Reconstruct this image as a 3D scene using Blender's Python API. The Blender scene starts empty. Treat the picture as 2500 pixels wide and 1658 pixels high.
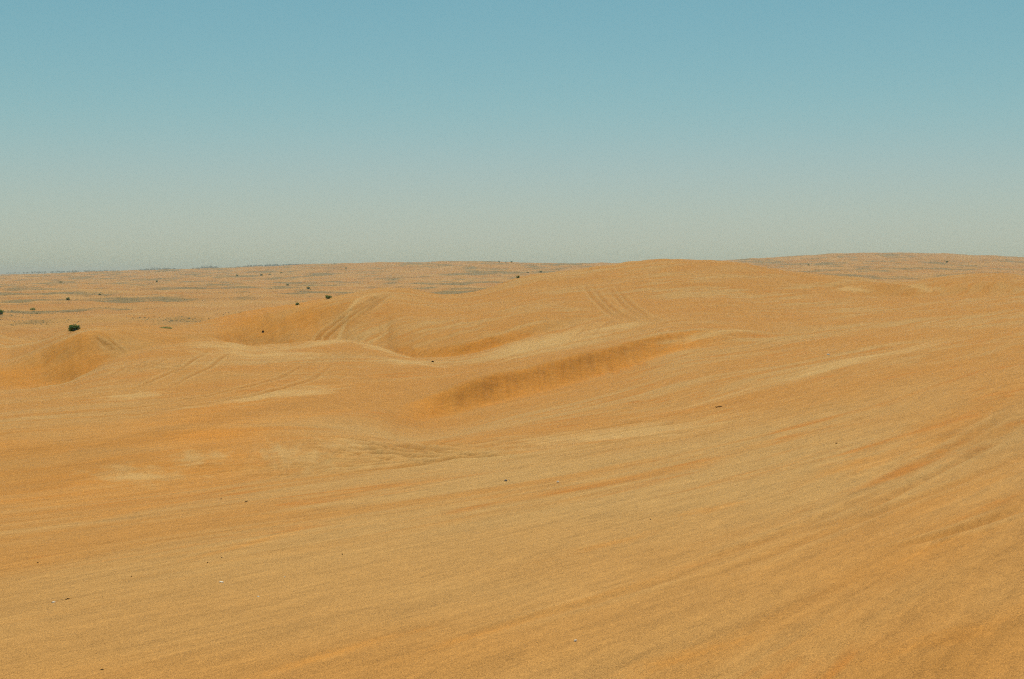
import bpy, math, random
import numpy as np
from mathutils import Vector

random.seed(7)
rng = np.random.default_rng(7)
scene = bpy.context.scene
col = scene.collection

# ------------------------------------------------------------------ camera
EYE = 14.0                       # metres above the datum; the far plain lies near z = 2
PITCH = math.radians(2.66)
W, H, F = 2500.0, 1658.0, 50.0 / 36.0 * 2500.0
cam_d = bpy.data.cameras.new('camera')
cam_d.sensor_width = 36.0
cam_d.lens = 50.0
cam_d.clip_start = 0.05
cam_d.clip_end = 90000.0
cam = bpy.data.objects.new('camera', cam_d)
cam.location = (0, 0, EYE)
cam.rotation_euler = (math.pi / 2 - PITCH, 0, 0)
col.objects.link(cam)
scene.camera = cam

# ------------------------------------------------------------------ sky, sun, exposure
SUN_EL, SUN_AZ = math.radians(70), math.radians(4)     # azimuth clockwise from the view axis (+Y)
world = bpy.data.worlds.new('World')
scene.world = world
world.use_nodes = True
wn, wl = world.node_tree.nodes, world.node_tree.links
wn.clear()
w_out = wn.new('ShaderNodeOutputWorld')
w_bg = wn.new('ShaderNodeBackground')
w_bg.inputs['Strength'].default_value = 0.103
sky = wn.new('ShaderNodeTexSky')
sky.sky_type = 'NISHITA'
sky.sun_disc = False
sky.sun_elevation = SUN_EL
sky.sun_rotation = SUN_AZ
sky.altitude = 0
sky.air_density = 1.0
sky.dust_density = 0.5
sky.ozone_density = 1.0
# the film's rendering of the sky: a slightly green, low contrast blue
def scaled(src, k):
    n = wn.new('ShaderNodeVectorMath')
    n.operation = 'SCALE'
    n.inputs['Scale'].default_value = k
    wl.new(src, n.inputs[0])
    return n.outputs[0]
film = wn.new('ShaderNodeRGBCurve')
film.mapping.use_clip = False
for ch, pts in ((0, [(0, 0), (.40, .220), (.60, .388), (.811, .510), (1.0, .58)]),
                (1, [(0, 0), (.594, .458), (.728, .508), (.805, .528), (1.0, .56)]),
                (2, [(0, 0), (.482, .385), (.617, .442), (.786, .530), (1.0, .59)])):
    cv = film.mapping.curves[ch]
    cv.points[0].location = pts[0]
    cv.points[1].location = pts[-1]
    for p in pts[1:-1]:
        cv.points.new(*p)
film.mapping.update()
wl.new(scaled(sky.outputs[0], 0.1), film.inputs['Color'])
wl.new(scaled(film.outputs[0], 10.0), w_bg.inputs['Color'])
wl.new(w_bg.outputs[0], w_out.inputs['Surface'])

sun_d = bpy.data.lights.new('sun', 'SUN')
sun_d.energy = 3.45
sun_d.angle = math.radians(0.55)
sun_d.color = (1.0, 0.90, 0.74)
sun = bpy.data.objects.new('sun', sun_d)
sdir = Vector((math.sin(SUN_AZ) * math.cos(SUN_EL), math.cos(SUN_AZ) * math.cos(SUN_EL), math.sin(SUN_EL)))
sun.rotation_euler = sdir.to_track_quat('Z', 'Y').to_euler()
sun.location = (60, 60, 120)
col.objects.link(sun)

scene.view_settings.view_transform = 'Standard'
scene.view_settings.look = 'None'
scene.view_settings.gamma = 1.0
scene.view_settings.use_curve_mapping = False
scene.view_settings.exposure = 0.0
scene.cycles.use_denoising = False        # keep the fine grain
scene.cycles.use_adaptive_sampling = True
scene.cycles.adaptive_threshold = 0.10
scene.cycles.adaptive_min_samples = 16
scene.cycles.filter_width = 1.2

# ------------------------------------------------------------------ helpers
def tag(o, label=None, cat=None, group=None, kind=None):
    if label: o['label'] = label
    if cat: o['category'] = cat
    if group: o['group'] = group
    if kind: o['kind'] = kind
    return o

def mesh_obj(name, verts, faces, mat, parent=None, smooth=False):
    me = bpy.data.meshes.new(name)
    me.from_pydata([tuple(v) for v in verts], [], [tuple(f) for f in faces])
    me.materials.append(mat)
    if smooth:
        me.polygons.foreach_set('use_smooth', np.ones(len(me.polygons), dtype=bool))
    me.update()
    o = bpy.data.objects.new(name, me)
    col.objects.link(o)
    if parent: o.parent = parent
    return o

def smoothstep(a, b, x):
    t = np.clip((x - a) / (b - a), 0, 1)
    return t * t * (3 - 2 * t)

_perm = np.random.default_rng(3).permutation(4096).astype(np.int64)
_ang = np.random.default_rng(4).uniform(0, 2 * np.pi, 4096)
_gx, _gy = np.cos(_ang), np.sin(_ang)
def perlin(x, y, seed=0):
    xi, yi = np.floor(x).astype(np.int64), np.floor(y).astype(np.int64)
    xf, yf = x - xi, y - yi
    u, v = xf ** 3 * (xf * (xf * 6 - 15) + 10), yf ** 3 * (yf * (yf * 6 - 15) + 10)
    def g(ix, iy, dx, dy):
        h = _perm[(_perm[(ix + seed * 131) & 4095] + iy) & 4095]
        return _gx[h] * dx + _gy[h] * dy
    a = g(xi, yi, xf, yf); b = g(xi + 1, yi, xf - 1, yf)
    c = g(xi, yi + 1, xf, yf - 1); d = g(xi + 1, yi + 1, xf - 1, yf - 1)
    return (a + u * (b - a)) * (1 - v) + (c + u * (d - c)) * v
def fbm(x, y, octs=4, rough=0.5, seed=0):
    s, a = np.zeros_like(x), 1.0
    for k in range(octs):
        s += a * perlin(x * 2 ** k + 17.3 * k, y * 2 ** k - 9.1 * k, seed + k)
        a *= rough
    return s

def pchip(xk, yk, x):
    """monotone cubic through (xk, yk), evaluated at x"""
    h = np.diff(xk); dl = np.diff(yk) / h
    d = np.zeros_like(yk)
    w1, w2 = 2 * h[1:] + h[:-1], h[1:] + 2 * h[:-1]
    ok = dl[:-1] * dl[1:] > 0
    with np.errstate(divide='ignore', invalid='ignore'):
        hm = (w1 + w2) / (w1 / dl[:-1] + w2 / dl[1:])
    d[1:-1] = np.where(ok, hm, 0.0)
    d[0], d[-1] = dl[0], dl[-1]
    i = np.clip(np.searchsorted(xk, x) - 1, 0, len(xk) - 2)
    t = np.clip((x - xk[i]) / h[i], 0, 1)
    return (yk[i] * (1 + 2 * t) * (1 - t) ** 2 + d[i] * h[i] * t * (1 - t) ** 2
            + yk[i + 1] * t * t * (3 - 2 * t) + d[i + 1] * h[i] * t * t * (t - 1))

CP, SP = math.cos(PITCH), math.sin(PITCH)
def ray(px, py):
    """bearing t = x/y and rise s = (z-eye)/y of the sight line through a point of the photograph"""
    a, b = (px - W / 2) / F, -(py - H / 2) / F
    yy = CP + b * SP
    return a / yy, (-SP + b * CP) / yy

# ------------------------------------------------------------------ the lie of the land
# survey lines across the dunes from near to far: bearing point, sighted height, distance in metres
SURVEY = [
 # near slope, bottom of the view
 [(-900,1658,7.0),(0,1658,6.8),(1250,1658,6.5),(2500,1658,6.1),(3400,1658,5.9)],
 [(-900,1470,10.4),(0,1450,10.0),(700,1430,9.9),(1250,1410,9.9),(1900,1370,10.0),(2500,1330,9.9),(3400,1270,10.0)],
 [(-900,1330,14),(0,1300,14.3),(500,1250,16),(1000,1195,18.5),(1500,1140,21.0),(2000,1085,22.5),(2500,1035,22.5),(3400,960,22)],
 # brow of the near slope
 [(-900,1270,18),(0,1235,19),(400,1190,21.5),(700,1135,25),(1000,1092,29.5),(1300,1048,35),(1600,985,45),(1800,932,52),(2100,880,58),(2500,832,62),(3400,760,60)],
 # hollow in front of the slip face
 [(-900,1200,24),(0,1160,26),(300,1118,28.5),(600,1072,32.5),(760,1050,36.5),(900,1036,43.5),(980,1029,50),(1060,1021,55.5),(1120,1008,57.8),(1250,974,61.6),(1400,935,69.2),(1550,893,77.5),(1700,850,86),(1900,842,88),(2200,812,93),(2500,785,98),(3400,720,98)],
 # brink of the slip face
 [(-900,1090,31),(0,1065,33),(300,1038,37),(600,1010,42.5),(760,1002,46.5),(900,996,52.5),(1000,982,57),(1060,961,59),(1120,937,60),(1200,912,63),(1300,889,68),(1400,867,73),(1500,846,79),(1600,817,86),(1700,804,93),(1800,806,97),(1900,820,101),(2200,795,112),(2500,768,120),(3400,700,120)],
 # flat behind it
 [(-900,1010,58),(0,990,52),(300,950,60),(600,910,71),(900,900,80),(1100,903,83),(1300,866,90),(1500,824,99),(1700,784,112),(1900,790,122),(2200,770,135),(2500,746,145),(3400,690,145)],
 # second crest: rim of the hollows
 [(-900,985,72),(0,957,75),(100,945,82),(150,937,85),(210,912,90),(250,890,95),(320,868,100),(420,848,107),(520,836,115),(560,837,118),(620,845,120),(680,842,121),(760,832,123),(830,830,123),(900,838,120),(970,862,114),(1020,873,111),(1100,871,112),(1200,850,116),(1300,822,120),(1400,798,127),(1500,775,134),(1600,757,142),(1750,746,152),(1900,750,162),(2200,738,180),(2500,722,190),(3400,670,190)],
 # floor of the hollows behind the rim
 [(-900,980,95),(0,947,97),(100,948,99),(150,947,100),(210,926,101),(250,896,103),(320,864,108),(420,838,117),(520,826,128),(560,838,131.5),(620,855,133),(680,850,133),(760,838,133),(830,836,131),(900,843,126),(970,867,119),(1020,879,116),(1100,876,117),(1200,854,121),(1300,824,126),(1400,795,134),(1500,768,142),(1600,747,151),(1750,734,162),(1900,738,172),(2200,729,192),(2500,712,202),(3400,662,200)],
 # top of the steep lower flank
 [(-900,930,98),(0,918,100),(100,905,102.5),(150,900,103),(210,880,103.5),(250,862,105.5),(320,842,110.5),(420,822,120),(520,816,130),(560,816,133.5),(620,820,135.5),(680,818,135.5),(720,816,135.8),(760,810,137),(800,803,138),(850,808,135),(900,826,130),(940,840,125),(975,847,121),(1040,850,118.2),(1120,843,119.2),(1200,822,123.2),(1300,794,129.5),(1400,770,142),(1500,750,157),(1600,735,169),(1750,724,181),(1900,728,190),(2200,719,203),(2500,702,214),(3400,650,210)],
 # upper flank
 [(-900,885,104),(0,886,105),(100,853,106.5),(160,828,107),(200,813,107.5),(230,807,109),(300,806,115),(400,808,127),(480,806,135),(530,801,139),(600,775,141.5),(680,757,143),(740,746,145),(800,733,147.5),(850,726,151),(900,724,157),(960,728,163),(1040,745,160),(1100,755,158),(1200,745,161),(1300,725,170),(1400,707,182),(1500,692,196),(1600,680,207),(1700,675,214),(1800,680,218),(1900,692,220),(2020,700,226),(2120,704,233),(2200,711,236),(2260,703,240),(2360,694,246),(2430,694,247),(2500,688,248),(3400,640,240)],
 # skyline of the dunes
 [(-900,845,150),(-200,800,150),(0,815,150),(40,826,150),(90,831,150),(140,820,152),(200,805,156),(270,799,160),(330,797,164),(400,800,168),(480,788,173),(560,768,178),(620,757,182),(690,748,187),(760,735,191),(840,719,195),(900,707,198),(960,702,200),(1000,705,203),(1040,714,206),(1080,718,209),(1150,714,216),(1240,690,228),(1310,673,238),(1400,659,248),(1500,645,258),(1560,637,263),(1620,633,266),(1700,634,270),(1800,641,274),(1900,658,278),(2000,669,282),(2100,677,288),(2180,689,294),(2210,689,297),(2280,677,302),(2380,668,308),(2450,667,310),(2500,674,312),(2700,690,315),(3400,640,315)],
]
PLAIN = [   # the scrub plain beyond: same kind of lines, lower
 [(-900,800,340),(0,797,330),(400,783,350),(700,772,370),(960,768,390),(1250,760,400),(1600,745,430),(2000,735,450),(2500,730,460),(3400,720,460)],
 [(-900,742,560),(0,740,570),(700,732,600),(1250,722,620),(1800,710,640),(2100,700,650),(2500,697,660),(3400,700,660)],
 [(-900,706,1050),(0,704,1080),(700,698,1100),(1250,688,1120),(1800,668,1150),(2170,660,1200),(2500,664,1150),(3400,690,1150)],
 [(-900,686,1800),(0,684,1800),(500,676,1800),(850,660,1750),(1100,655,1750),(1300,656,1750),(1600,653,1750),(1850,645,1800),(2170,632,1850),(2500,640,1800),(3400,680,1800)],
 # far skyline
 [(-900,674,2700),(0,671.5,2650),(130,668,2600),(250,664,2600),(420,660,2550),(600,655,2500),(750,648,2450),(850,644,2400),(960,641,2350),(1040,640,2350),(1130,639,2350),(1220,641,2350),(1300,642,2350),(1400,645,2400),(1500,646,2450),(1600,644,2450),(1700,640,2450),(1780,637,2450),(1880,633,2450),(1950,627,2450),(2050,622,2450),(2170,619,2450),(2300,622,2450),(2400,626,2450),(2500,630,2450),(2800,646,2450),(3400,672,2500)],
]

def line_on(layer, tq):
    t = np.array([ray(a, b)[0] for a, b, c in layer])
    s = np.array([ray(a, b)[1] for a, b, c in layer])
    d = np.array([c for a, b, c in layer], float)
    return pchip(t, s, tq), pchip(t, np.log(d), tq)

T0 = np.linspace(-0.66, 0.66, 1400)
def gsmooth(y, sig):
    n = int(4 * sig) + 1
    k = np.exp(-0.5 * (np.arange(-n, n + 1) / sig) ** 2); k /= k.sum()
    return np.convolve(np.pad(y, n, mode='edge'), k, mode='valid')

wobble = np.random.default_rng(12)
LINES = []                                   # each: (height relative to eye, distance) over T0
for i, L in enumerate(SURVEY):
    s, ld = line_on(L, T0)
    sig = 14 if i < 4 else (6 if i < 7 else 2.4)
    s, ld = gsmooth(s, sig), gsmooth(ld, sig * 1.6)
    zz, dd = s * np.exp(ld), np.exp(ld)
    if i >= 5:                                # brinks and rims are never quite even
        zz = zz + dd / F * (2.2 * fbm(T0 * F / 55, 0 * T0 + 3.7 * i, 3, .6, 90 + i))
        dd = dd * (1 + 0.004 * fbm(T0 * F / 35, 0 * T0 + 1.9 * i, 2, .6, 190 + i))
    LINES.append((zz, dd))
sky_z, sky_d = LINES[-1]
top_z, top_d = LINES[5]; foot_z, foot_d = LINES[4]
face = [(foot_z + (top_z - foot_z) * kz, foot_d + (top_d - foot_d) * kd) for kz, kd in ((0.47, 0.59), (0.96, 0.94))]
def between(za, da, k, zb): return za + (zb - za) * k, da
LINES.append((sky_z - 0.9 - 0.0 * sky_d, sky_d + 12))            # round the back of the skyline dunes
LINES.append((np.minimum(sky_z - 4.0, -8.5), sky_d + 36))
for i, L in enumerate(PLAIN):
    s, ld = line_on(L, T0)
    s, ld = gsmooth(s, 10 if i == len(PLAIN) - 1 else 30), gsmooth(ld, 30)
    LINES.append((s * np.exp(ld), np.exp(ld)))
fz, fd = LINES[-1]
LINES.append((fz - 7, fd + 260))
LINES.append((np.minimum(fz - 14, -7.0), fd + 700))
LINES.append((np.full_like(T0, -9.0), np.full_like(T0, 4200.0)))
LINES.append((np.full_like(T0, -10.0), np.full_like(T0, 9000.0)))
LINES.append((np.full_like(T0, -10.0), np.full_like(T0, 40000.0)))
LINES.insert(0, (np.full_like(T0, -1.72), np.full_like(T0, 2.4)))
LINES.insert(0, (np.full_like(T0, -1.66), np.full_like(T0, 0.4)))
LINES[7:7] = face                 # two lines more on the slip face (after the two under the feet)
LZ = np.array([a for a, b in LINES]); LD = np.array([b for a, b in LINES])

# grid: bearings (columns) and distances (rows)
t_in = np.linspace(-0.415, 0.415, 910)
t_out = 0.415 + np.cumsum(np.linspace(0.003, 0.03, 14))
t_out = t_out[t_out < 0.655]
tcol = np.concatenate([-t_out[::-1], t_in, t_out])
rows = np.concatenate([np.geomspace(0.4, 5.2, 26)[:-1], np.geomspace(5.2, 18, 170)[:-1], np.geomspace(18, 60, 290)[:-1], np.geomspace(60, 330, 420)[:-1],
                       np.geomspace(330, 2900, 210)[:-1], np.geomspace(2900, 40000, 26)])
NR, NC = len(rows), len(tcol)
BASE = np.zeros((NR, NC)); 
SKYD = np.interp(tcol, T0, sky_d)
lr = np.log(rows)
for c, t in enumerate(tcol):
    zc = np.array([np.interp(t, T0, LZ[k]) for k in range(len(LZ))])
    dc = np.array([np.interp(t, T0, LD[k]) for k in range(len(LD))])
    BASE[:, c] = pchip(np.log(dc), zc, lr)
# soften the joins a little along the line of sight
for _ in range(2):
    BASE[1:-1] = 0.25 * BASE[:-2] + 0.5 * BASE[1:-1] + 0.25 * BASE[2:]
X = rows[:, None] * tcol[None, :]
Y = np.repeat(rows[:, None], NC, 1)
Z = BASE.copy()

# --- wind relief: long low furrows that run away to the right
WA = math.radians(31)
al = X * math.sin(WA) + Y * math.cos(WA)
ac = X * math.cos(WA) - Y * math.sin(WA)
near = smoothstep(4.0, 7.0, Y) * (1 - smoothstep(45, 80, Y))
wob = 0.6 * perlin(al / 9, ac / 5, 41)
right = 0.45 + 1.9 * smoothstep(-0.05, 0.34, X / Y)
furrow = 0.014 * perlin(al / 7.0, (ac + wob) / 0.75, 11) + 0.030 * perlin(al / 14.0, (ac + wob) / 1.9, 12) + 0.006 * perlin(al / 3.0, (ac + wob) / 0.34, 13)
Z += 1.15 * near * right * furrow
mid = (0.25 * smoothstep(20, 35, Y) + 0.75 * smoothstep(48, 75, Y)) * (1 - smoothstep(SKYD * 0.95, SKYD * 1.15, Y))
Z += mid * (0.10 * fbm(al / 16, ac / 7, 3, 0.5, 21) + 0.035 * perlin(al / 6, ac / 2.2, 25))
# --- flutes where sand has slid down the steep face
def face_zone(d0, d1):
    a, b = np.interp(tcol, T0, d0)[None, :], np.interp(tcol, T0, d1)[None, :]
    return smoothstep(a - .3 * (b - a), a + .3 * (b - a), Y) * (1 - smoothstep(b - .12 * (b - a), b + .02 * (b - a), Y))
FLUTE = face_zone(foot_d, top_d) * smoothstep((940 - W / 2) / F, (1060 - W / 2) / F, X / Y) * (1 - smoothstep((1640 - W / 2) / F, (1800 - W / 2) / F, X / Y))
fl_n = perlin(X / Y * F / 13 + .25 * Y, Y / 6, 95) + .6 * perlin(X / Y * F / 6 + .25 * Y, Y / 6, 96)
fl_n *= 0.35 + 1.1 * np.clip(fbm(X / 9, Y / 9, 2, .5, 97) + .4, 0, 1)
Z += 0.045 * FLUTE * fl_n
# --- the plain: low dunes and hummocks
pl = smoothstep(1.1, 1.5, Y / SKYD)
plf = pl * (1 - smoothstep(3000, 6000, Y))
bx, by = X / 60, Y / 42
Z += plf * (1.5 * (fbm(bx, by, 3, 0.55, 31)) + 0.40 * fbm(X / 15, Y / 11, 2, .5, 33) + 1.0 * (1 - 2 * np.abs(perlin(X / 26, Y / 17, 35))) * smoothstep(0.3, 1, 1.2 - Y / 4000))
Z += plf * smoothstep(600, 1500, Y) * 3.0 * fbm(X / 260, Y / 150, 2, 0.5, 38)

def ground_z(x, y):
    """height (relative to the eye) of the finished ground under x, y"""
    t = x / y
    c = np.clip(np.searchsorted(tcol, t) - 1, 0, NC - 2)
    r = np.clip(np.searchsorted(rows, y) - 1, 0, NR - 2)
    fc = (t - tcol[c]) / (tcol[c + 1] - tcol[c]); fr = (y - rows[r]) / (rows[r + 1] - rows[r])
    return ((Z[r, c] * (1 - fc) + Z[r, c + 1] * fc) * (1 - fr) + (Z[r + 1, c] * (1 - fc) + Z[r + 1, c + 1] * fc) * fr)

def spot(px, py):
    """the first ground point on a sight line: x, y, z in the world"""
    t, s = ray(px, py)
    c = np.clip(np.searchsorted(tcol, t) - 1, 0, NC - 2)
    fc = (t - tcol[c]) / (tcol[c + 1] - tcol[c])
    zc = Z[:, c] * (1 - fc) + Z[:, c + 1] * fc
    d = zc / rows - s
    k = np.where((d[1:] >= 0) & (d[:-1] < 0))[0]
    k = k[rows[k] > 3] if len(k) else k
    if len(k) == 0:
        m = (rows > 1500) & (rows < 4000)
        j = np.where(m)[0][np.argmax((zc / rows)[m])]
        y = rows[j]
    else:
        j = k[0]
        w = -d[j] / (d[j + 1] - d[j])
        y = rows[j] * (1 - w) + rows[j + 1] * w
    x = t * y
    return np.array([x, y, float(ground_z(np.float64(x), np.float64(y))) + EYE])

# --- wheel tracks pressed into the dunes, turning up darker sand
TRACK_AND_DARK = np.zeros_like(X); BERM = np.zeros_like(X)
def rounded(pts):
    for _ in range(2):
        q = [pts[0]]
        for a, b in zip(pts[:-1], pts[1:]):
            q += [(a[0] * .75 + b[0] * .25, a[1] * .75 + b[1] * .25), (a[0] * .25 + b[0] * .75, a[1] * .25 + b[1] * .75)]
        pts = q + [pts[-1]]
    return pts
def ground_path(pts):
    P = np.array([spot(a, b)[:2] for a, b in rounded(pts)])
    for _ in range(1): P[1:-1] = 0.25 * P[:-2] + 0.5 * P[1:-1] + 0.25 * P[2:]
    return P
def wheel_pair(pts, depth, width=0.2, gauge=1.5, dark=2.0):
    P = ground_path(pts)
    T = np.gradient(P, axis=0); T /= np.linalg.norm(T, axis=1)[:, None] + 1e-9
    N = np.stack([-T[:, 1], T[:, 0]], -1)
    for k in (-.5, .5): groove(P + N * gauge * k, width, depth, dark=dark)
def groove(pts, width, depth, berm=0.45, taper=0.30, dark=1.7):
    P = ground_path(pts) if not isinstance(pts, np.ndarray) else pts
    seg = np.concatenate([[0], np.cumsum(np.hypot(*np.diff(P, axis=0).T))])
    n = max(12, int(seg[-1] / (width * 0.5)))
    q = np.linspace(0, seg[-1], n)
    cx, cy = np.interp(q, seg, P[:, 0]), np.interp(q, seg, P[:, 1])
    m = 6 * width
    sel = (Y > cy.min() - m) & (Y < cy.max() + m) & (X > cx.min() - m) & (X < cx.max() + m)
    rr, cc = np.where(sel)
    if len(rr) == 0: return
    xs, ys = X[rr, cc], Y[rr, cc]
    best = np.full(len(xs), 1e9); bi = np.zeros(len(xs), int)
    for i in range(n):
        d = (xs - cx[i]) ** 2 + (ys - cy[i]) ** 2
        b = d < best
        best[b] = d[b]; bi[b] = i
    d = np.sqrt(best) / width
    f = np.ones(n)
    if taper:
        f = np.clip(np.minimum(np.arange(n), n - 1 - np.arange(n)) / (taper * n), 0, 1)
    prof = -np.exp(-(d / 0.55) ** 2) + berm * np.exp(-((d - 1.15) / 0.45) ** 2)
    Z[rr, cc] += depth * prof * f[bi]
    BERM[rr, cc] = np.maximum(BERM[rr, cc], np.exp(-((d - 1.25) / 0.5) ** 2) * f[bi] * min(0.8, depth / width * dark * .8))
    TRACK_AND_DARK[rr, cc] = np.maximum(TRACK_AND_DARK[rr, cc], np.exp(-(d / 0.6) ** 2) * f[bi] * min(1.0, depth / width * dark))

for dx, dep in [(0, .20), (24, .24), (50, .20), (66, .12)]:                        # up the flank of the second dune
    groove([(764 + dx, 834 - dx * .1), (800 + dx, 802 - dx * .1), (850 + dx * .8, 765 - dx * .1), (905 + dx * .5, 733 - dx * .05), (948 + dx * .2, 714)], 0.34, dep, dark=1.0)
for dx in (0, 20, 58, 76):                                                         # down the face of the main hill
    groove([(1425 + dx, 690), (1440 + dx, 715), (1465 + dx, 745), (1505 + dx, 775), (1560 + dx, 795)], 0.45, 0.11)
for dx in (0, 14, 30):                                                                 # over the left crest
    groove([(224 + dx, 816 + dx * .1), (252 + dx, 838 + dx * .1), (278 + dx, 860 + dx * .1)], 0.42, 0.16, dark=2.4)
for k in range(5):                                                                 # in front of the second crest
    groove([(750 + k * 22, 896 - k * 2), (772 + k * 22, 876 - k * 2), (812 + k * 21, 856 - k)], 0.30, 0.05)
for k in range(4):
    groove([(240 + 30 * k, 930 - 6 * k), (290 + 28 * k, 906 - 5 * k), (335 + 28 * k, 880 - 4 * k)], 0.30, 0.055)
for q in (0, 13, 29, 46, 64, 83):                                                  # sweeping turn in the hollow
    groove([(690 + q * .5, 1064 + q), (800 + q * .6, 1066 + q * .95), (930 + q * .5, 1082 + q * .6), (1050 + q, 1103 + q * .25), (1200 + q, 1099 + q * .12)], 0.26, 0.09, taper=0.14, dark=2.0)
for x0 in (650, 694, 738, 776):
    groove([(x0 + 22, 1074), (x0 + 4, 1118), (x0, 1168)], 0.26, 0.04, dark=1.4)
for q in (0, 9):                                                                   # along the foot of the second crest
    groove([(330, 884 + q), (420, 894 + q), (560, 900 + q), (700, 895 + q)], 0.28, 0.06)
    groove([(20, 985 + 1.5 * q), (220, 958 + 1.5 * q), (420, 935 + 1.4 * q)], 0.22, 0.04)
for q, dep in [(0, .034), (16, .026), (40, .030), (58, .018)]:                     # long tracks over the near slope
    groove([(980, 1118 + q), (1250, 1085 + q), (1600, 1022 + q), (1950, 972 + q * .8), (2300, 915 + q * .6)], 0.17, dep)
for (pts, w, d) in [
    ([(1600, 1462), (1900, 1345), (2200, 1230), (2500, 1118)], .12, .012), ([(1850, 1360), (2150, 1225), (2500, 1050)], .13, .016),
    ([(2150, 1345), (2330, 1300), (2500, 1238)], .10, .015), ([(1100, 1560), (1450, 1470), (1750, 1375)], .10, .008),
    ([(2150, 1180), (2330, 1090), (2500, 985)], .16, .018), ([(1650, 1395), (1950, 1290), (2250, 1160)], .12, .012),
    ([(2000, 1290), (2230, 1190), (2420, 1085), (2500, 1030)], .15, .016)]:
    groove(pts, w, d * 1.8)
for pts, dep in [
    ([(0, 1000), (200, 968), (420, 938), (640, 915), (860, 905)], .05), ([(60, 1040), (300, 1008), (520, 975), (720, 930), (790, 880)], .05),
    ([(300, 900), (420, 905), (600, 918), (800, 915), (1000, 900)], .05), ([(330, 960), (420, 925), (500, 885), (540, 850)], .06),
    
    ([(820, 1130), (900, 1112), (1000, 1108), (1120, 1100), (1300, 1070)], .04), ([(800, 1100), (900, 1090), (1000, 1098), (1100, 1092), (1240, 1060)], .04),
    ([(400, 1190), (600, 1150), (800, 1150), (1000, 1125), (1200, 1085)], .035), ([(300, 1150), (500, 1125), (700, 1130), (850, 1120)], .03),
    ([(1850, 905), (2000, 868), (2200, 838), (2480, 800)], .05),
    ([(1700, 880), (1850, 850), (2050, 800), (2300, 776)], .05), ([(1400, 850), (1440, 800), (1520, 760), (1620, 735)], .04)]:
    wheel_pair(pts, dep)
# slumps and scuffs on the slip face
for px, py, ex, ey, dd in [(1545, 862, 1572, 898, .07), (1480, 866, 1505, 915, .08), (1400, 880, 1425, 930, .05), (1445, 872, 1462, 920, .05), (1330, 898, 1345, 945, .05), (1262, 910, 1272, 960, .06), (1200, 928, 1204, 980, .05), (1135, 948, 1132, 1000, .06), (1090, 962, 1080, 1006, .06)]:
    groove([(px, py), ((px + ex) / 2, (py + ey) / 2), (ex, ey)], 0.36, dd, berm=0.6, dark=0.5)

def ridge(pts, width, height, skew=0.0):
    """a soft low ridge (or, with a negative height, a dip) along a line on the ground"""
    P = np.array([spot(a, b)[:2] for a, b in pts])
    seg = np.concatenate([[0], np.cumsum(np.hypot(*np.diff(P, axis=0).T))])
    n = max(16, int(seg[-1] / (width * 0.3)))
    q = np.linspace(0, seg[-1], n)
    cx, cy = np.interp(q, seg, P[:, 0]), np.interp(q, seg, P[:, 1])
    m = 3.5 * width
    rr, cc = np.where((Y > cy.min() - m) & (Y < cy.max() + m) & (X > cx.min() - m) & (X < cx.max() + m))
    if len(rr) == 0: return
    xs, ys = X[rr, cc], Y[rr, cc]
    best = np.full(len(xs), 1e9); bi = np.zeros(len(xs), int)
    for i in range(n):
        d = (xs - cx[i]) ** 2 + (ys - cy[i]) ** 2
        b = d < best; best[b] = d[b]; bi[b] = i
    f = np.sin(np.pi * np.clip((np.arange(n) + .5) / n, 0, 1)) ** .7
    Z[rr, cc] += height * np.exp(-best / width ** 2) * f[bi]
ridge([(1190, 705), (1300, 687), (1420, 676), (1520, 690)], 6, 1.0)               # shoulder of the main hill
ridge([(2030, 702), (2100, 704), (2170, 716)], 5, 1.3)                             # mounds and the notch at right
ridge([(2215, 712), (2280, 705), (2350, 716)], 5, 1.5)
ridge([(2170, 692), (2192, 706), (2215, 724)], 6, -0.8)
ridge([(2400, 716), (2500, 700)], 5, 1.0)
ridge([(120, 925), (170, 908), (215, 892)], 1.6, 0.25)
ridge([(430, 846), (520, 838), (600, 850), (680, 846), (800, 834)], 2.0, 0.22)
ridge([(1600, 985), (1800, 932), (2100, 880), (2490, 834)], 2.6, 0.10)

# ------------------------------------------------------------------ materials
def nodes_of(name):
    m = bpy.data.materials.new(name)
    m.use_nodes = True
    nt = m.node_tree
    return m, nt, nt.nodes, nt.links, nt.nodes['Principled BSDF']

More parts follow.
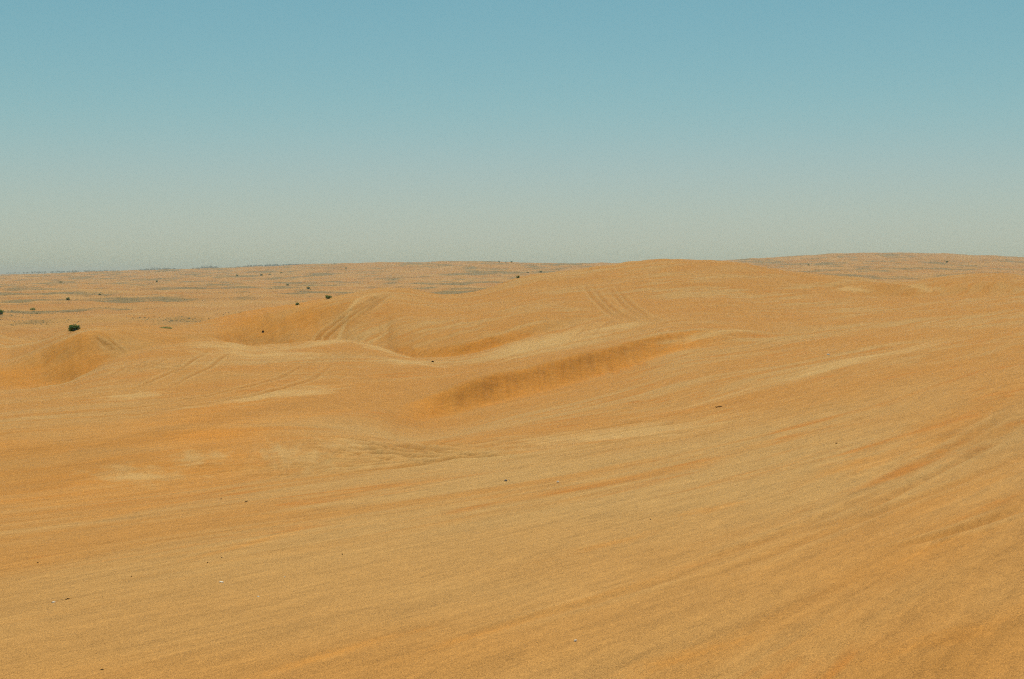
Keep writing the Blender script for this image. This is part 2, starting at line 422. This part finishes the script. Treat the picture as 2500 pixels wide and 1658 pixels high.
def sand_material():
    m, nt, N, L, bsdf = nodes_of('sand')
    geo = N.new('ShaderNodeNewGeometry')
    def mapping(scale, rot=0.0, src=None):
        mp = N.new('ShaderNodeMapping')
        mp.vector_type = 'POINT'
        mp.inputs['Scale'].default_value = scale
        r = N.new('ShaderNodeMapping')
        r.inputs['Rotation'].default_value = (0, 0, rot)
        L.new(src or geo.outputs['Position'], r.inputs['Vector'])
        L.new(r.outputs[0], mp.inputs['Vector'])
        return mp.outputs[0]
    def noise(vec, scale, detail, rough, dist=0.0):
        n = N.new('ShaderNodeTexNoise')
        n.inputs['Scale'].default_value = scale
        n.inputs['Detail'].default_value = detail
        n.inputs['Roughness'].default_value = rough
        n.inputs['Distortion'].default_value = dist
        L.new(vec, n.inputs['Vector'])
        return n.outputs['Fac']
    def ramp(fac, a, b):
        r = N.new('ShaderNodeMapRange')
        r.interpolation_type = 'SMOOTHSTEP'
        r.inputs['From Min'].default_value = a
        r.inputs['From Max'].default_value = b
        L.new(fac, r.inputs['Value'])
        return r.outputs[0]
    def mix(fac, ca, cb, blend='MIX'):
        x = N.new('ShaderNodeMix'); x.data_type = 'RGBA'; x.blend_type = blend
        for sock, v in ((x.inputs[0], fac), (x.inputs[6], ca), (x.inputs[7], cb)):
            if isinstance(v, (int, float)): sock.default_value = v
            elif isinstance(v, tuple): sock.default_value = (*v, 1)
            else: L.new(v, sock)
        return x.outputs[2]
    def math_(op, a, b):
        x = N.new('ShaderNodeMath'); x.operation = op
        for sock, v in ((x.inputs[0], a), (x.inputs[1], b)):
            if isinstance(v, (int, float)): sock.default_value = v
            else: L.new(v, sock)
        return x.outputs[0]
    PALE, OCHRE, RED = (0.475, 0.266, 0.085), (0.470, 0.216, 0.049), (0.485, 0.188, 0.033)
    rot = WA      # turns the wind direction onto +Y
    streak = mapping((1.0, 0.09, 0.3), rot)
    broad = noise(mapping((1.0, 0.35, 1.0), rot), 0.09, 4, 0.55, 0.4)
    lane = noise(streak, 0.55, 5, 0.6, 0.5)
    thin = noise(streak, 1.9, 5, 0.62, 0.7)
    c = mix(ramp(broad, 0.36, 0.66), PALE, OCHRE)
    c = mix(math_('MULTIPLY', ramp(lane, 0.45, 0.60), 0.9), c, OCHRE)
    c = mix(math_('MULTIPLY', ramp(thin, 0.55, 0.66), math_('MULTIPLY', ramp(lane, 0.42, 0.56), 0.85)), c, RED)
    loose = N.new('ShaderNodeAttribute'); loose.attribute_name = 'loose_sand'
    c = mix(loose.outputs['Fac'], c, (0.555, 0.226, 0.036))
    pale = N.new('ShaderNodeAttribute'); pale.attribute_name = 'pale_and_lit_sand'
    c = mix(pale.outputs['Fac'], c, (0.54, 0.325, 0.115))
    track_dark = N.new('ShaderNodeAttribute'); track_dark.attribute_name = 'track_and_dark_sand'
    c = mix(track_dark.outputs['Fac'], c, (0.34, 0.155, 0.032))
    plain = N.new('ShaderNodeAttribute'); plain.attribute_name = 'plain_sand'
    pn = noise(mapping((1, 1.6, 1)), 0.016, 5, 0.6, 0.3)
    pc = mix(ramp(pn, 0.35, 0.65), (0.445, 0.206, 0.056), (0.475, 0.258, 0.082))
    cover = N.new('ShaderNodeAttribute'); cover.attribute_name = 'scrub_cover'
    pc = mix(cover.outputs['Fac'], pc, (0.235, 0.172, 0.075))
    c = mix(plain.outputs['Fac'], c, pc)
    # grains and clumps of grains at every size
    g0 = noise(geo.outputs['Position'], 140.0, 7, 0.95)
    g2 = noise(mapping((1.0, 0.10, 0.3), rot), 6.0, 8, 0.85, 0.6)
    g3 = noise(mapping((1.0, 0.35, 1.0), rot), 16.0, 4, 0.9)
    g2 = math_('ADD', math_('MULTIPLY', g2, 0.66), math_('MULTIPLY', g3, 0.34))
    g1 = math_('ADD', math_('MULTIPLY', g0, 0.80), math_('MULTIPLY', g2, 0.20))
    grain = N.new('ShaderNodeMapRange')
    grain.inputs['From Min'].default_value = 0.38; grain.inputs['From Max'].default_value = 0.62
    grain.inputs['To Min'].default_value = 0.0; grain.inputs['To Max'].default_value = 2.0
    L.new(g1, grain.inputs['Value'])
    x = N.new('ShaderNodeVectorMath'); x.operation = 'SCALE'
    L.new(c, x.inputs[0]); L.new(grain.outputs[0], x.inputs['Scale'])
    L.new(x.outputs[0], bsdf.inputs['Base Color'])
    bsdf.inputs['Roughness'].default_value = 0.95
    bsdf.inputs['Specular IOR Level'].default_value = 0.12
    b1 = N.new('ShaderNodeBump')
    b1.inputs['Strength'].default_value = 0.40
    b1.inputs['Distance'].default_value = 0.05
    rip = noise(mapping((1.0, 0.16, 0.4), rot), 2.6, 8, 0.62, 0.4)
    L.new(rip, b1.inputs['Height'])
    L.new(b1.outputs[0], bsdf.inputs['Normal'])
    return m

def plain_mat(name, colr, rough=0.9, var=0.25, scale=3.0, spec=0.15):
    m, nt, N, L, bsdf = nodes_of(name)
    tc = N.new('ShaderNodeTexCoord')
    n = N.new('ShaderNodeTexNoise')
    n.inputs['Scale'].default_value = scale; n.inputs['Detail'].default_value = 5
    L.new(tc.outputs['Object'], n.inputs['Vector'])
    r = N.new('ShaderNodeValToRGB')
    r.color_ramp.elements[0].position = 0.3; r.color_ramp.elements[1].position = 0.7
    r.color_ramp.elements[0].color = (*[v * (1 - var) for v in colr], 1)
    r.color_ramp.elements[1].color = (*[min(1, v * (1 + var)) for v in colr], 1)
    L.new(n.outputs['Fac'], r.inputs[0])
    L.new(r.outputs[0], bsdf.inputs['Base Color'])
    bsdf.inputs['Roughness'].default_value = rough
    bsdf.inputs['Specular IOR Level'].default_value = spec
    return m

M_SAND = sand_material()
M_LEAF = plain_mat("bush_leaf", (0.105, 0.135, 0.055), 0.8, 0.45, 1.2)
def let_light_through(m, colr, k):
    nt = m.node_tree
    b, out = nt.nodes['Principled BSDF'], nt.nodes['Material Output']
    t = nt.nodes.new('ShaderNodeBsdfTranslucent'); t.inputs['Color'].default_value = (*colr, 1)
    x = nt.nodes.new('ShaderNodeMixShader'); x.inputs[0].default_value = k
    nt.links.new(b.outputs[0], x.inputs[1]); nt.links.new(t.outputs[0], x.inputs[2])
    nt.links.new(x.outputs[0], out.inputs['Surface'])
let_light_through(M_LEAF, (0.20, 0.33, 0.09), 0.5)
M_STEM = plain_mat('bush_stem', (0.10, 0.07, 0.04))
M_SCRUB = plain_mat('dry_scrub', (0.20, 0.165, 0.080), 0.9, 0.4, 0.02)
M_GRASS = plain_mat('pale_grass', (0.50, 0.46, 0.17), 0.9, 0.3)
let_light_through(M_GRASS, (0.50, 0.46, 0.17), 0.5)
M_TREE = plain_mat('far_tree_leaf', (0.035, 0.060, 0.030), 0.9, 0.3, 0.02)
M_DARK = plain_mat('dark_wood', (0.035, 0.022, 0.012), 0.9, 0.4, 8)
M_STONE = plain_mat('grey_stone', (0.22, 0.20, 0.17), 0.9, 0.3, 20)
M_WHITE = plain_mat('white_scrap', (0.90, 0.78, 0.60), 0.7, 0.1, 10)

# ------------------------------------------------------------------ ground sheet
ZW = Z + EYE
me = bpy.data.meshes.new('dunes')
co = np.stack([X, Y, ZW], -1).reshape(-1, 3).astype(np.float32)
idx = np.arange(NR * NC).reshape(NR, NC)
quads = np.stack([idx[:-1, :-1], idx[:-1, 1:], idx[1:, 1:], idx[1:, :-1]], -1).reshape(-1, 4)
# skirt: the rest of the disc, to the sides and behind, at a coarse spacing
ring_r = np.concatenate([[0.0], np.geomspace(2.0, 45000, 40)])
def skirt():
    vs, fs = [], []
    a0, a1 = math.atan(tcol[-1]), 2 * math.pi - math.atan(-tcol[0]) 
    angs = np.linspace(a0, a1, 60)
    base = len(co)
    # heights on both edges of the fan, blended through the back
    zr, zl = ZW[:, -1], ZW[:, 0]
    for i, a in enumerate(angs):
        k = i / (len(angs) - 1)
        for j in range(NRS):
            r = rows_s[j]
            zz = zs_r[j] * (1 - k) + zs_l[j] * k
            bump = math.sin(math.pi * k)
            zz = zz * (1 - 0.5 * bump) + (EYE - 1.7 - 5 * min(1, r / 300)) * 0.5 * bump
            d = r * math.hypot(1, tcol[-1])
            vs.append((d * math.sin(a), d * math.cos(a), zz))
    for i in range(len(angs) - 1):
        for j in range(NRS - 1):
            p = base + i * NRS + j
            fs.append((p, p + NRS, p + NRS + 1, p + 1))
    return np.array(vs, np.float32), np.array(fs)
sel_rows = np.unique(np.concatenate([np.arange(0, NR, 8), [NR - 1]]))
rows_s = rows[sel_rows]; NRS = len(sel_rows)
zs_r, zs_l = ZW[sel_rows, -1], ZW[sel_rows, 0]
sv, sf = skirt()
nv0 = len(co)
co = np.concatenate([co, sv]); quads = np.concatenate([quads, sf])
# plug under the camera's feet
me.vertices.add(len(co)); me.vertices.foreach_set('co', co.ravel())
me.loops.add(quads.size); me.loops.foreach_set('vertex_index', quads.ravel().astype(np.int32))
me.polygons.add(len(quads))
me.polygons.foreach_set('loop_start', np.arange(0, quads.size, 4, dtype=np.int32))
me.polygons.foreach_set('use_smooth', np.ones(len(quads), dtype=bool))
me.update(calc_edges=True)
me.validate()
# where fresh loose sand lies (slipped down the lee faces) and where the scrub plain begins
def band(k0, k1):
    """1 between two of the survey lines, soft outside"""
    k0, k1 = (k + 2 if k < 5 else k + 4 for k in (k0, k1))
    d0 = np.interp(tcol, T0, LD[k0])[None, :]; d1 = np.interp(tcol, T0, LD[k1])[None, :]
    w = (d1 - d0)
    return smoothstep(d0 - 0.5 * w, d0 + 0.25 * w, Y) * (1 - smoothstep(d1 - 0.25 * w, d1 + 0.35 * w, Y))
tt = X / Y
def tpx(a): return (a - W / 2) / F
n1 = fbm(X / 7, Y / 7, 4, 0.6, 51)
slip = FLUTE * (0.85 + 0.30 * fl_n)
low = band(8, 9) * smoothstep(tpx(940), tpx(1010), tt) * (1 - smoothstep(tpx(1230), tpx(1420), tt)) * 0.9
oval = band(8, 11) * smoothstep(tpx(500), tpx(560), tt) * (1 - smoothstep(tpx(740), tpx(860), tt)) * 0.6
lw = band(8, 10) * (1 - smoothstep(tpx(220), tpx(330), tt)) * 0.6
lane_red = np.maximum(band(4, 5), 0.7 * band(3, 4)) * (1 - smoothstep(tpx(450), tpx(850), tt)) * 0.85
def patch(px, py, rx, ry, lean=0.0):
    """soft patch of sand on the ground, sized by how it is seen from the slope"""
    c0, c1, c2 = spot(px, py)[:2], spot(px + rx, py - lean * rx)[:2], spot(px, py + ry)[:2]
    A = np.linalg.inv(np.stack([c1 - c0, c2 - c0], 1))
    u = A[0, 0] * (X - c0[0]) + A[0, 1] * (Y - c0[1]); v = A[1, 0] * (X - c0[0]) + A[1, 1] * (Y - c0[1])
    return np.clip(1.25 - np.sqrt(np.minimum(u * u + v * v, 9.0)) + 0.9 * fbm(u * 1.7 + px, v * 1.7 + py, 3, .6, 81), 0, 1)
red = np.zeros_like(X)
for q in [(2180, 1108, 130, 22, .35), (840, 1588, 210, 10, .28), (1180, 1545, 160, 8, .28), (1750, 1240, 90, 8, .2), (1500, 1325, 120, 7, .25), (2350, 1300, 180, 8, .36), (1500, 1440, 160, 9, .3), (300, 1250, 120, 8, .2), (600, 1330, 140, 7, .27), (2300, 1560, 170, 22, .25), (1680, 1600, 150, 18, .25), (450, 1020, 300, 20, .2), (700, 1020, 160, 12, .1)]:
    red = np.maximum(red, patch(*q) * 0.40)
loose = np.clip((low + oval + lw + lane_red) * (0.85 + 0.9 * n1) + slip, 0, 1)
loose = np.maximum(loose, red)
light = BERM.copy()  # pale berms and scuffs; rim highlight and lit mounds painted in as colour
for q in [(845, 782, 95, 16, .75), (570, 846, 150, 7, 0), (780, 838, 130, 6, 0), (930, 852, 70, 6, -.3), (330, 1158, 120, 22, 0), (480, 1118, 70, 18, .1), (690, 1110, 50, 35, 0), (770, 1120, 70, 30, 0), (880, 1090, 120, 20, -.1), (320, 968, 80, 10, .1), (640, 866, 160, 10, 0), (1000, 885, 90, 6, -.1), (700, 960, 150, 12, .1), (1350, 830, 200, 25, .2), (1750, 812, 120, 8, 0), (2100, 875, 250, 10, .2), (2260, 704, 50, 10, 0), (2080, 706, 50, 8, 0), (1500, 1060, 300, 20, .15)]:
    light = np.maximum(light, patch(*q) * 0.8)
cov = smoothstep(0.0, 0.45, fbm(X / 60, Y / 90, 4, 0.65, 71) + 0.35 * fbm(X / 16, Y / 30, 2, .5, 75)) * pl * 0.85
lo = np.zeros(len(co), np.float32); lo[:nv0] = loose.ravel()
li = np.zeros(len(co), np.float32); li[:nv0] = light.ravel()
cv_ = np.zeros(len(co), np.float32); cv_[:nv0] = cov.ravel()
pa = np.zeros(len(co), np.float32)
pa[:nv0] = smoothstep(1.05, 2.6, (Y / SKYD) + 0.08 * fbm(X / 30, Y / 30, 3, 0.5, 61)).ravel()
for q in [(120, 1150, 380, 55, .12), (430, 1045, 330, 22, .2), (2420, 1060, 160, 60, .5), (2380, 1600, 260, 60, .3)]:  # sand colour darkened: left hollow, right slope, and light falloff at lower right
    TRACK_AND_DARK = np.maximum(TRACK_AND_DARK, 0.32 * patch(*q))
tk = np.zeros(len(co), np.float32); tk[:nv0] = TRACK_AND_DARK.ravel()
me.attributes.new('track_and_dark_sand', 'FLOAT', 'POINT').data.foreach_set('value', tk)
me.attributes.new('pale_and_lit_sand', 'FLOAT', 'POINT').data.foreach_set('value', li)
me.attributes.new('scrub_cover', 'FLOAT', 'POINT').data.foreach_set('value', cv_)
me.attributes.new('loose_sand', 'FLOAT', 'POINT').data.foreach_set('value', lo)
me.attributes.new('plain_sand', 'FLOAT', 'POINT').data.foreach_set('value', pa)
me.materials.append(M_SAND)
ground = bpy.data.objects.new('dunes', me)
col.objects.link(ground)
tag(ground, kind='structure')

# ------------------------------------------------------------------ plants
def leaf_cloud(n, rx, ry, rz, size, seed, lumps=9):
    r = np.random.default_rng(seed)
    cen = np.stack([r.uniform(-1, 1, lumps) * rx * 0.62, r.uniform(-1, 1, lumps) * ry * 0.6, r.uniform(0.12, 0.66, lumps) * rz], -1)
    rad = r.uniform(0.20, 0.42, lumps)
    vs, fs = [], []
    for i in range(n):
        k = r.integers(lumps)
        d = r.normal(size=3); d /= np.linalg.norm(d)
        q = cen[k] + d * rad[k] * np.array([rx, ry, rz * 0.95]) * r.uniform(0.45, 1.05)
        q[2] = max(q[2], 0.04 * rz)
        a = r.normal(size=3); a /= np.linalg.norm(a)
        b = np.cross(a, r.normal(size=3)); b /= np.linalg.norm(b)
        s = size * r.uniform(0.6, 1.4)
        m = len(vs)
        vs += [q - a * s, q + b * s * .45, q + a * s, q - b * s * .45]
        fs.append((m, m + 1, m + 2, m + 3))
    return vs, fs

def stems(n, rx, rz, seed, w=0.03):
    r = np.random.default_rng(seed)
    vs, fs = [], []
    for i in range(n):
        a = r.uniform(0, 2 * np.pi); ln = r.uniform(.5, .95)
        tip = np.array([math.cos(a) * rx * .7 * ln, math.sin(a) * rx * .6 * ln, rz * .75 * ln])
        m = len(vs)
        for k, (p, ww) in enumerate([((0, 0, -0.12 * rz), w), (tip * .5 + np.array([0, 0, .08 * rz]), w * .7), (tip, w * .25)]):
            for j in range(4):
                t = j * math.pi / 2
                vs.append(np.array(p) + ww * np.array([math.cos(t), math.sin(t), 0]))
        for k in range(2):
            for j in range(4):
                fs.append((m + 4 * k + j, m + 4 * k + (j + 1) % 4, m + 4 * k + 4 + (j + 1) % 4, m + 4 * k + 4 + j))
    return vs, fs

# prototypes 1 m wide, 0.5 m high; scaled where they stand
PROTO = []
for sd, n in ((1, 3200), (2, 1500), (3, 1500)):
    fm = bpy.data.meshes.new('foliage'); v, f = leaf_cloud(n, .5, .42, .52, .034, sd, 24)
    fm.from_pydata([tuple(q) for q in v], [], f); fm.materials.append(M_LEAF)
    sm = bpy.data.meshes.new('stem'); v, f = stems(9, .5, .5, sd, .014)
    sm.from_pydata([tuple(q) for q in v], [], f); sm.materials.append(M_STEM)
    PROTO.append((fm, sm))

def bush(px, py, wpx, hpx, label, proto=0, cat='bush', name='desert_bush', group='bushes dotted over the scrub plain', rz=None):
    p = spot(px, py)
    root = bpy.data.objects.new(name, None)
    root.empty_display_size = 0.3
    root.location = p
    col.objects.link(root)
    dist = p[1]
    sx, sz = wpx / F * dist, hpx / F * dist / 0.5
    root.scale = (sx, sx, sz)
    root.rotation_euler = (0, 0, rz if rz is not None else random.uniform(-.5, .5))
    fm, sm = PROTO[proto]
    for nm, d in (('foliage', fm), ('stem', sm)):
        o = bpy.data.objects.new(nm, d); col.objects.link(o); o.parent = root
    tag(root, label, cat, group)
    return root

G = 'bushes dotted over the scrub plain'
for i, (px, py, w, h, lab) in enumerate([
    (180, 809, 36, 18, 'largest dense green bush, just behind the left dune crest'),
    (2, 768, 19, 13, 'green bush cut off by the left edge of the view'),
    (166, 733, 13, 8, 'small two lobed bush on the plain straight above the largest bush'),
    (90, 767, 6, 4, 'tiny bush between the largest bush and the left edge'),
    (148, 690, 8, 4, 'faint small bush high on the plain above the largest bush'),
    (244, 720, 9, 4, 'low dark bush alone on the plain, right of the two lobed bush'),
    (383, 689, 7, 5, 'lone small bush below the thin far tree line'),
    (579, 674, 8, 4, 'leftmost of the small row of bushes near the skyline'),
    (638, 673, 9, 5, 'largest bush of the small row near the skyline'),
    (659, 671, 8, 3, 'flat bush just right of the largest one in the skyline row'),
    (687, 667, 7, 3, 'rightmost and highest bush of the skyline row'),
    (702, 697, 9, 4, 'pale faint bush below the skyline row of bushes'),
    (753, 706, 12, 7, 'round dark bush farther out than the pair behind the tracked dune'),
    (802, 730, 20, 10, 'second largest green bush, just above the flank of the tracked dune'),
    (726, 745, 14, 7, 'ragged green bush lower left of the second largest bush'),
    (845, 656, 6, 4, 'tiny bush close under the skyline above the tracked dune'),
    (1265, 679, 11, 7, 'dark bush by the left foot of the highest dune'),
    (1289, 667, 7, 3, 'faint smear of bush between two darker bushes at the highest dune'),
    (1320, 665, 9, 5, 'dark bush nearest the rising edge of the highest dune'),
    (1974, 648, 7, 3, 'small faint bush on the far hill, right of the highest dune'),
    (2312, 641, 9, 5, 'lone dark bush near the top of the far right hill'),
    (1219, 641, 6, 4, 'leftmost of three tiny bushes on the middle skyline'),
    (1235, 641, 5, 3, 'middle one of three tiny bushes on the middle skyline'),
    (1249, 641, 6, 4, 'rightmost of three tiny bushes on the middle skyline'),
]):
    bush(px, py, w, h, lab, 0 if i == 0 else 1 + i % 2)

# pale grass clump on the near edge of the plain
def grass_blades(n, rx, ry, h, seed):
    r = np.random.default_rng(seed); vs, fs = [], []
    for i in range(n):
        a = r.uniform(0, 2 * np.pi); q = math.sqrt(r.uniform())
        p = np.array([math.cos(a) * q * rx, math.sin(a) * q * ry, 0]); hh = h * r.uniform(.5, 1.1) * (1 - .5 * q)
        t = p + np.array([r.normal() * .35 * hh, r.normal() * .35 * hh, hh]); s = 0.03 * r.uniform(.7, 1.5)
        u = np.array([math.cos(a * 3), math.sin(a * 3), 0]) * s
        m = len(vs); vs += [p - u - np.array([0, 0, .05]), p + u - np.array([0, 0, .05]), t + u * .3, t - u * .3]; fs.append((m, m + 1, m + 2, m + 3))
    return vs, fs
for px, py, w, h, lab in [(405, 802, 30, 5, 'pale yellow green grass clump beyond the dip right of the left dune crest'),
                          (80, 757, 12, 7, 'dry straw coloured grass clump on the plain left of the largest bush')]:
    p = spot(px, py); wm = w / F * p[1]; hm = h / F * p[1]
    v, f = grass_blades(700, wm / 2, wm / 3, hm, px)
    o = mesh_obj('grass_clump', v, f, M_GRASS); o.location = p
    tag(o, lab, 'grass', 'grass clumps on the plain')

# low dry scrub over the plain, too much to count
def scrub():
    r = np.random.default_rng(21)
    n = 240000
    y = np.exp(r.uniform(math.log(300), math.log(2500), n)); t = r.uniform(-.40, .40, n); x = t * y
    den = fbm(x / 60, y / 90, 4, 0.65, 71) + 0.35 * fbm(x / 16, y / 30, 2, .5, 75)
    keep = (den > 0.12 + 0.22 * r.uniform(-1, 1, n)) & (y > np.interp(t, tcol, SKYD) * 1.25)
    x, y = x[keep], y[keep]
    z = ground_z(x, y) + EYE
    s = r.uniform(.06, .20, len(x)) * (1 + y / 2000) * (1 + 0.8 * (r.uniform(0, 1, len(x)) > .98))
    vs = np.zeros((len(x), 7, 3)); 
    for k in range(6):
        a = k * math.pi / 3 + r.uniform(0, .8, len(x))
        vs[:, k] = np.stack([x + np.cos(a) * s, y + np.sin(a) * s, z - 0.05 + 0.10 * s * (k % 2)], -1)
    vs[:, 6] = np.stack([x + r.normal(0, .2, len(x)) * s, y, z + s * r.uniform(.45, .9, len(x))], -1)
    b = np.arange(len(x))[:, None] * 7
    fs = np.concatenate([np.concatenate([b + k, b + (k + 1) % 6, b + 6], 1) for k in range(6)])
    o = mesh_obj('scrub', vs.reshape(-1, 3), fs, M_SCRUB)
    tag(o, 'low dry grey green scrub scattered over the far plain', 'scrub', kind='stuff')
    return len(x)
scrub()

# hazy tree belts on the horizon
def tree_belt(x0, x1, ybase0, ybase1, dist, hpx, n, seed, label):
    r = np.random.default_rng(seed); vs, fs = [], []
    for i in range(n):
        k = r.uniform(); px = x0 + (x1 - x0) * k
        t, s = ray(px, ybase0 + (ybase1 - ybase0) * k)
        d = dist * r.uniform(.96, 1.04)
        zb = s * d + EYE
        hh = hpx / F * d * r.uniform(.5, 1.15) * (0.35 + 0.65 * math.sin(math.pi * min(1, max(0, k))) ** .4)
        wv = hh * r.uniform(1.4, 3.0)
        v, f = leaf_cloud(26, wv, wv, hh * 1.3, hh * .30, int(r.integers(1e9)), 4)
        m = len(vs)
        vs += [q + np.array([t * d, d, zb - 0.0]) for q in v]
        fs += [tuple(m + j for j in q) for q in f]
        # trunk
        g = float(ground_z(np.float64(t * d), np.float64(d))) + EYE
        m = len(vs); w = .12 * hh
        for zz in (g - 1, zb + .4 * hh):
            vs += [np.array([t * d - w, d, zz]), np.array([t * d + w, d, zz]), np.array([t * d, d + w, zz])]
        fs += [(m, m + 1, m + 4, m + 3), (m + 1, m + 2, m + 5, m + 4), (m + 2, m, m + 3, m + 5)]
    o = mesh_obj('tree_line', vs, fs, M_TREE)
    tag(o, label, 'trees', kind='stuff')
tree_belt(15, 330, 668, 661.5, 6900, 4.0, 110, 1, 'thin hazy tree line along the far left horizon')
tree_belt(330, 450, 661.5, 659, 6800, 5.5, 60, 2, 'thicker hazy tree line right of the thin one')
tree_belt(468, 540, 659, 657, 6700, 7.0, 50, 3, 'darkest clump of the hazy far tree line')
tree_belt(575, 780, 653, 647, 6900, 4.5, 140, 4, 'palest hazy trees rising over the middle left skyline')

# ------------------------------------------------------------------ bits lying on the sand
def pebble(name, px, py, w, h, mat, label, cat, seed, group=None, flat=0.5, lift=0.35):
    r = np.random.default_rng(seed)
    p = spot(px, py); wm, hm = .8 * w / F * p[1], .7 * h / F * p[1]
    vs, fs = [], []
    nu, nv = 9, 6
    for j in range(nv + 1):
        th = math.pi * j / nv
        for i in range(nu):
            a = 2 * math.pi * i / nu
            k = 1 + .22 * r.normal() * math.sin(th)
            vs.append((.5 * wm * math.sin(th) * math.cos(a) * k, .5 * wm * flat * math.sin(th) * math.sin(a) * k, hm * .7 * math.cos(th) * (1 + .1 * r.normal()) + hm * lift))
    for j in range(nv):
        for i in range(nu):
            fs.append((j * nu + i, j * nu + (i + 1) % nu, (j + 1) * nu + (i + 1) % nu, (j + 1) * nu + i))
    o = mesh_obj(name, vs, fs, mat, smooth=True); o.location = p
    o.rotation_euler = (0, 0, r.uniform(-.6, .6))
    tag(o, label, cat, group)
    return o

def twig(px, py, w, h, label, seed, tilt=0.15, group=None):
    r = np.random.default_rng(seed)
    p = spot(px, py); ln, th = w / F * p[1], h / F * p[1] * .30
    def stick(path, rad):
        vs, fs = [], []
        for k, q in enumerate(path):
            rr = rad * (1 - .55 * k / (len(path) - 1))
            for j in range(6):
                a = j * math.pi / 3
                vs.append((q[0], q[1] + rr * math.cos(a), q[2] + rr * math.sin(a)))
        for k in range(len(path) - 1):
            for j in range(6):
                fs.append((6 * k + j, 6 * k + (j + 1) % 6, 6 * k + 6 + (j + 1) % 6, 6 * k + 6 + j))
        fs.append(tuple(range(6))); fs.append(tuple(range(len(vs) - 6, len(vs))))
        return vs, fs
    path = [(ln * (k / 6 - .5), ln * .06 * r.normal(), th * .8 + ln * tilt * (k / 6 - .2) * (k > 1) + th * .3 * r.normal()) for k in range(7)]
    v, f = stick(path, th)
    root = bpy.data.objects.new('twig', None); root.location = p; root.empty_display_size = .1
    col.objects.link(root)
    mesh_obj('stick', v, f, M_DARK, root, True)
    b = [(path[3][0] + ln * .22 * k / 3, path[3][1] - ln * .1 * k / 3, path[3][2] + ln * .10 * k / 3) for k in range(4)]
    v, f = stick(b, th * .6)
    mesh_obj('side_shoot', v, f, M_DARK, root, True)
    tag(root, label, 'twig', group)
    return root

TW, DP, WS = 'dark twigs lying on the sand', 'dark pebbles lying on the sand', 'white scraps lying on the sand'
twig(1755, 995, 16, 5, 'longest dark twig, on the open slope below the right end of the slip face', 1, .12, TW)
twig(165, 1464, 10, 5, 'dark twig beside a faint white scrap near the lower left edge', 2, .2, TW)
twig(92, 1375, 6, 4, 'short dark twig nearest the left edge of the view', 3, .2, TW)
twig(602, 1226, 7, 4, 'short dark twig at the edge of the darker hollow on the left', 4, .2, TW)
twig(250, 1636, 9, 5, 'dark forked twig at the very bottom left of the view', 5, .15, TW)
pebble('dark_clod', 642, 811, 7, 6, M_DARK, 'dark lump alone on the orange flank left of the wheel tracks', 'lump', 11, DP, .8)
pebble('dark_clod', 1056, 884, 8, 4, M_DARK, 'dark lump on the pale rim below the curved orange band', 'lump', 12, DP, .8)
for i, (px, py, w, h, lab) in enumerate([
    (540, 1219, 4, 3, 'dark pebble just left of the short twig by the darker hollow'),
    (321, 1408, 4, 3, 'dark pebble between the left edge twigs and the long white scrap'),
    (507, 1374, 4, 3, 'dark pebble straight above the long white scrap'),
    (541, 1362, 4, 2, 'faint dark pebble, upper right neighbour of the one above the white scrap'),
    (836, 1354, 4, 3, 'dark pebble alone on the middle of the near slope'),
    (1588, 1269, 4, 3, 'dark pebble alone right of centre on the near slope'),
    (2042, 1083, 7, 3, 'faint flat dark pebble left of the orange scuffed sand')]):
    pebble('dark_pebble', px, py, w, h, M_DARK, lab, 'pebble', 30 + i, DP, .8)
pebble('grey_stone', 1235, 1175, 10, 6, M_STONE, 'grey stone with a dark underside, left of a white scrap', 'stone', 41, None, .7)
for i, (px, py, w, h, lab) in enumerate([
    (2022, 867, 9, 6, 'white scrap alone high on the right dune'),
    (1362, 1178, 9, 6, 'bright white scrap just right of the grey stone'),
    (1405, 1566, 10, 8, 'round white scrap lowest in the view'),
    (540, 1422, 15, 5, 'longest white scrap, half buried in the lower left slope'),
    (695, 1409, 5, 3, 'tiny white scrap right of the longest one'),
    (131, 1471, 12, 4, 'faint flat white scrap beside the dark twig at lower left'),
    (631, 1457, 8, 3, 'faint sliver of white scrap below the tiny one')]):
    pebble('litter_scrap', px, py, w, h, M_WHITE, lab, 'litter', 50 + i, WS, .6, .2)

# ------------------------------------------------------------------ haze
hv = [(x, y, z) for x in (-47000, 47000) for y in (-47000, 47000) for z in (float(co[:, 2].min()) - 1.0, float(co[:, 2].max()) + 4.0)]
hf = [(0, 1, 3, 2), (4, 6, 7, 5), (0, 4, 5, 1), (2, 3, 7, 6), (0, 2, 6, 4), (1, 5, 7, 3)]
mh = bpy.data.materials.new('haze_air'); mh.use_nodes = True
hn, hl = mh.node_tree.nodes, mh.node_tree.links
hn.clear()
ho = hn.new('ShaderNodeOutputMaterial'); pvn = hn.new('ShaderNodeVolumePrincipled')
pvn.inputs['Color'].default_value = (1.0, 0.98, 0.84, 1)
pvn.inputs['Density'].default_value = 0.00013
pvn.inputs['Anisotropy'].default_value = 0.2
hl.new(pvn.outputs[0], ho.inputs['Volume'])
haze = mesh_obj('haze', hv, hf, mh)
tag(haze, kind='stuff')
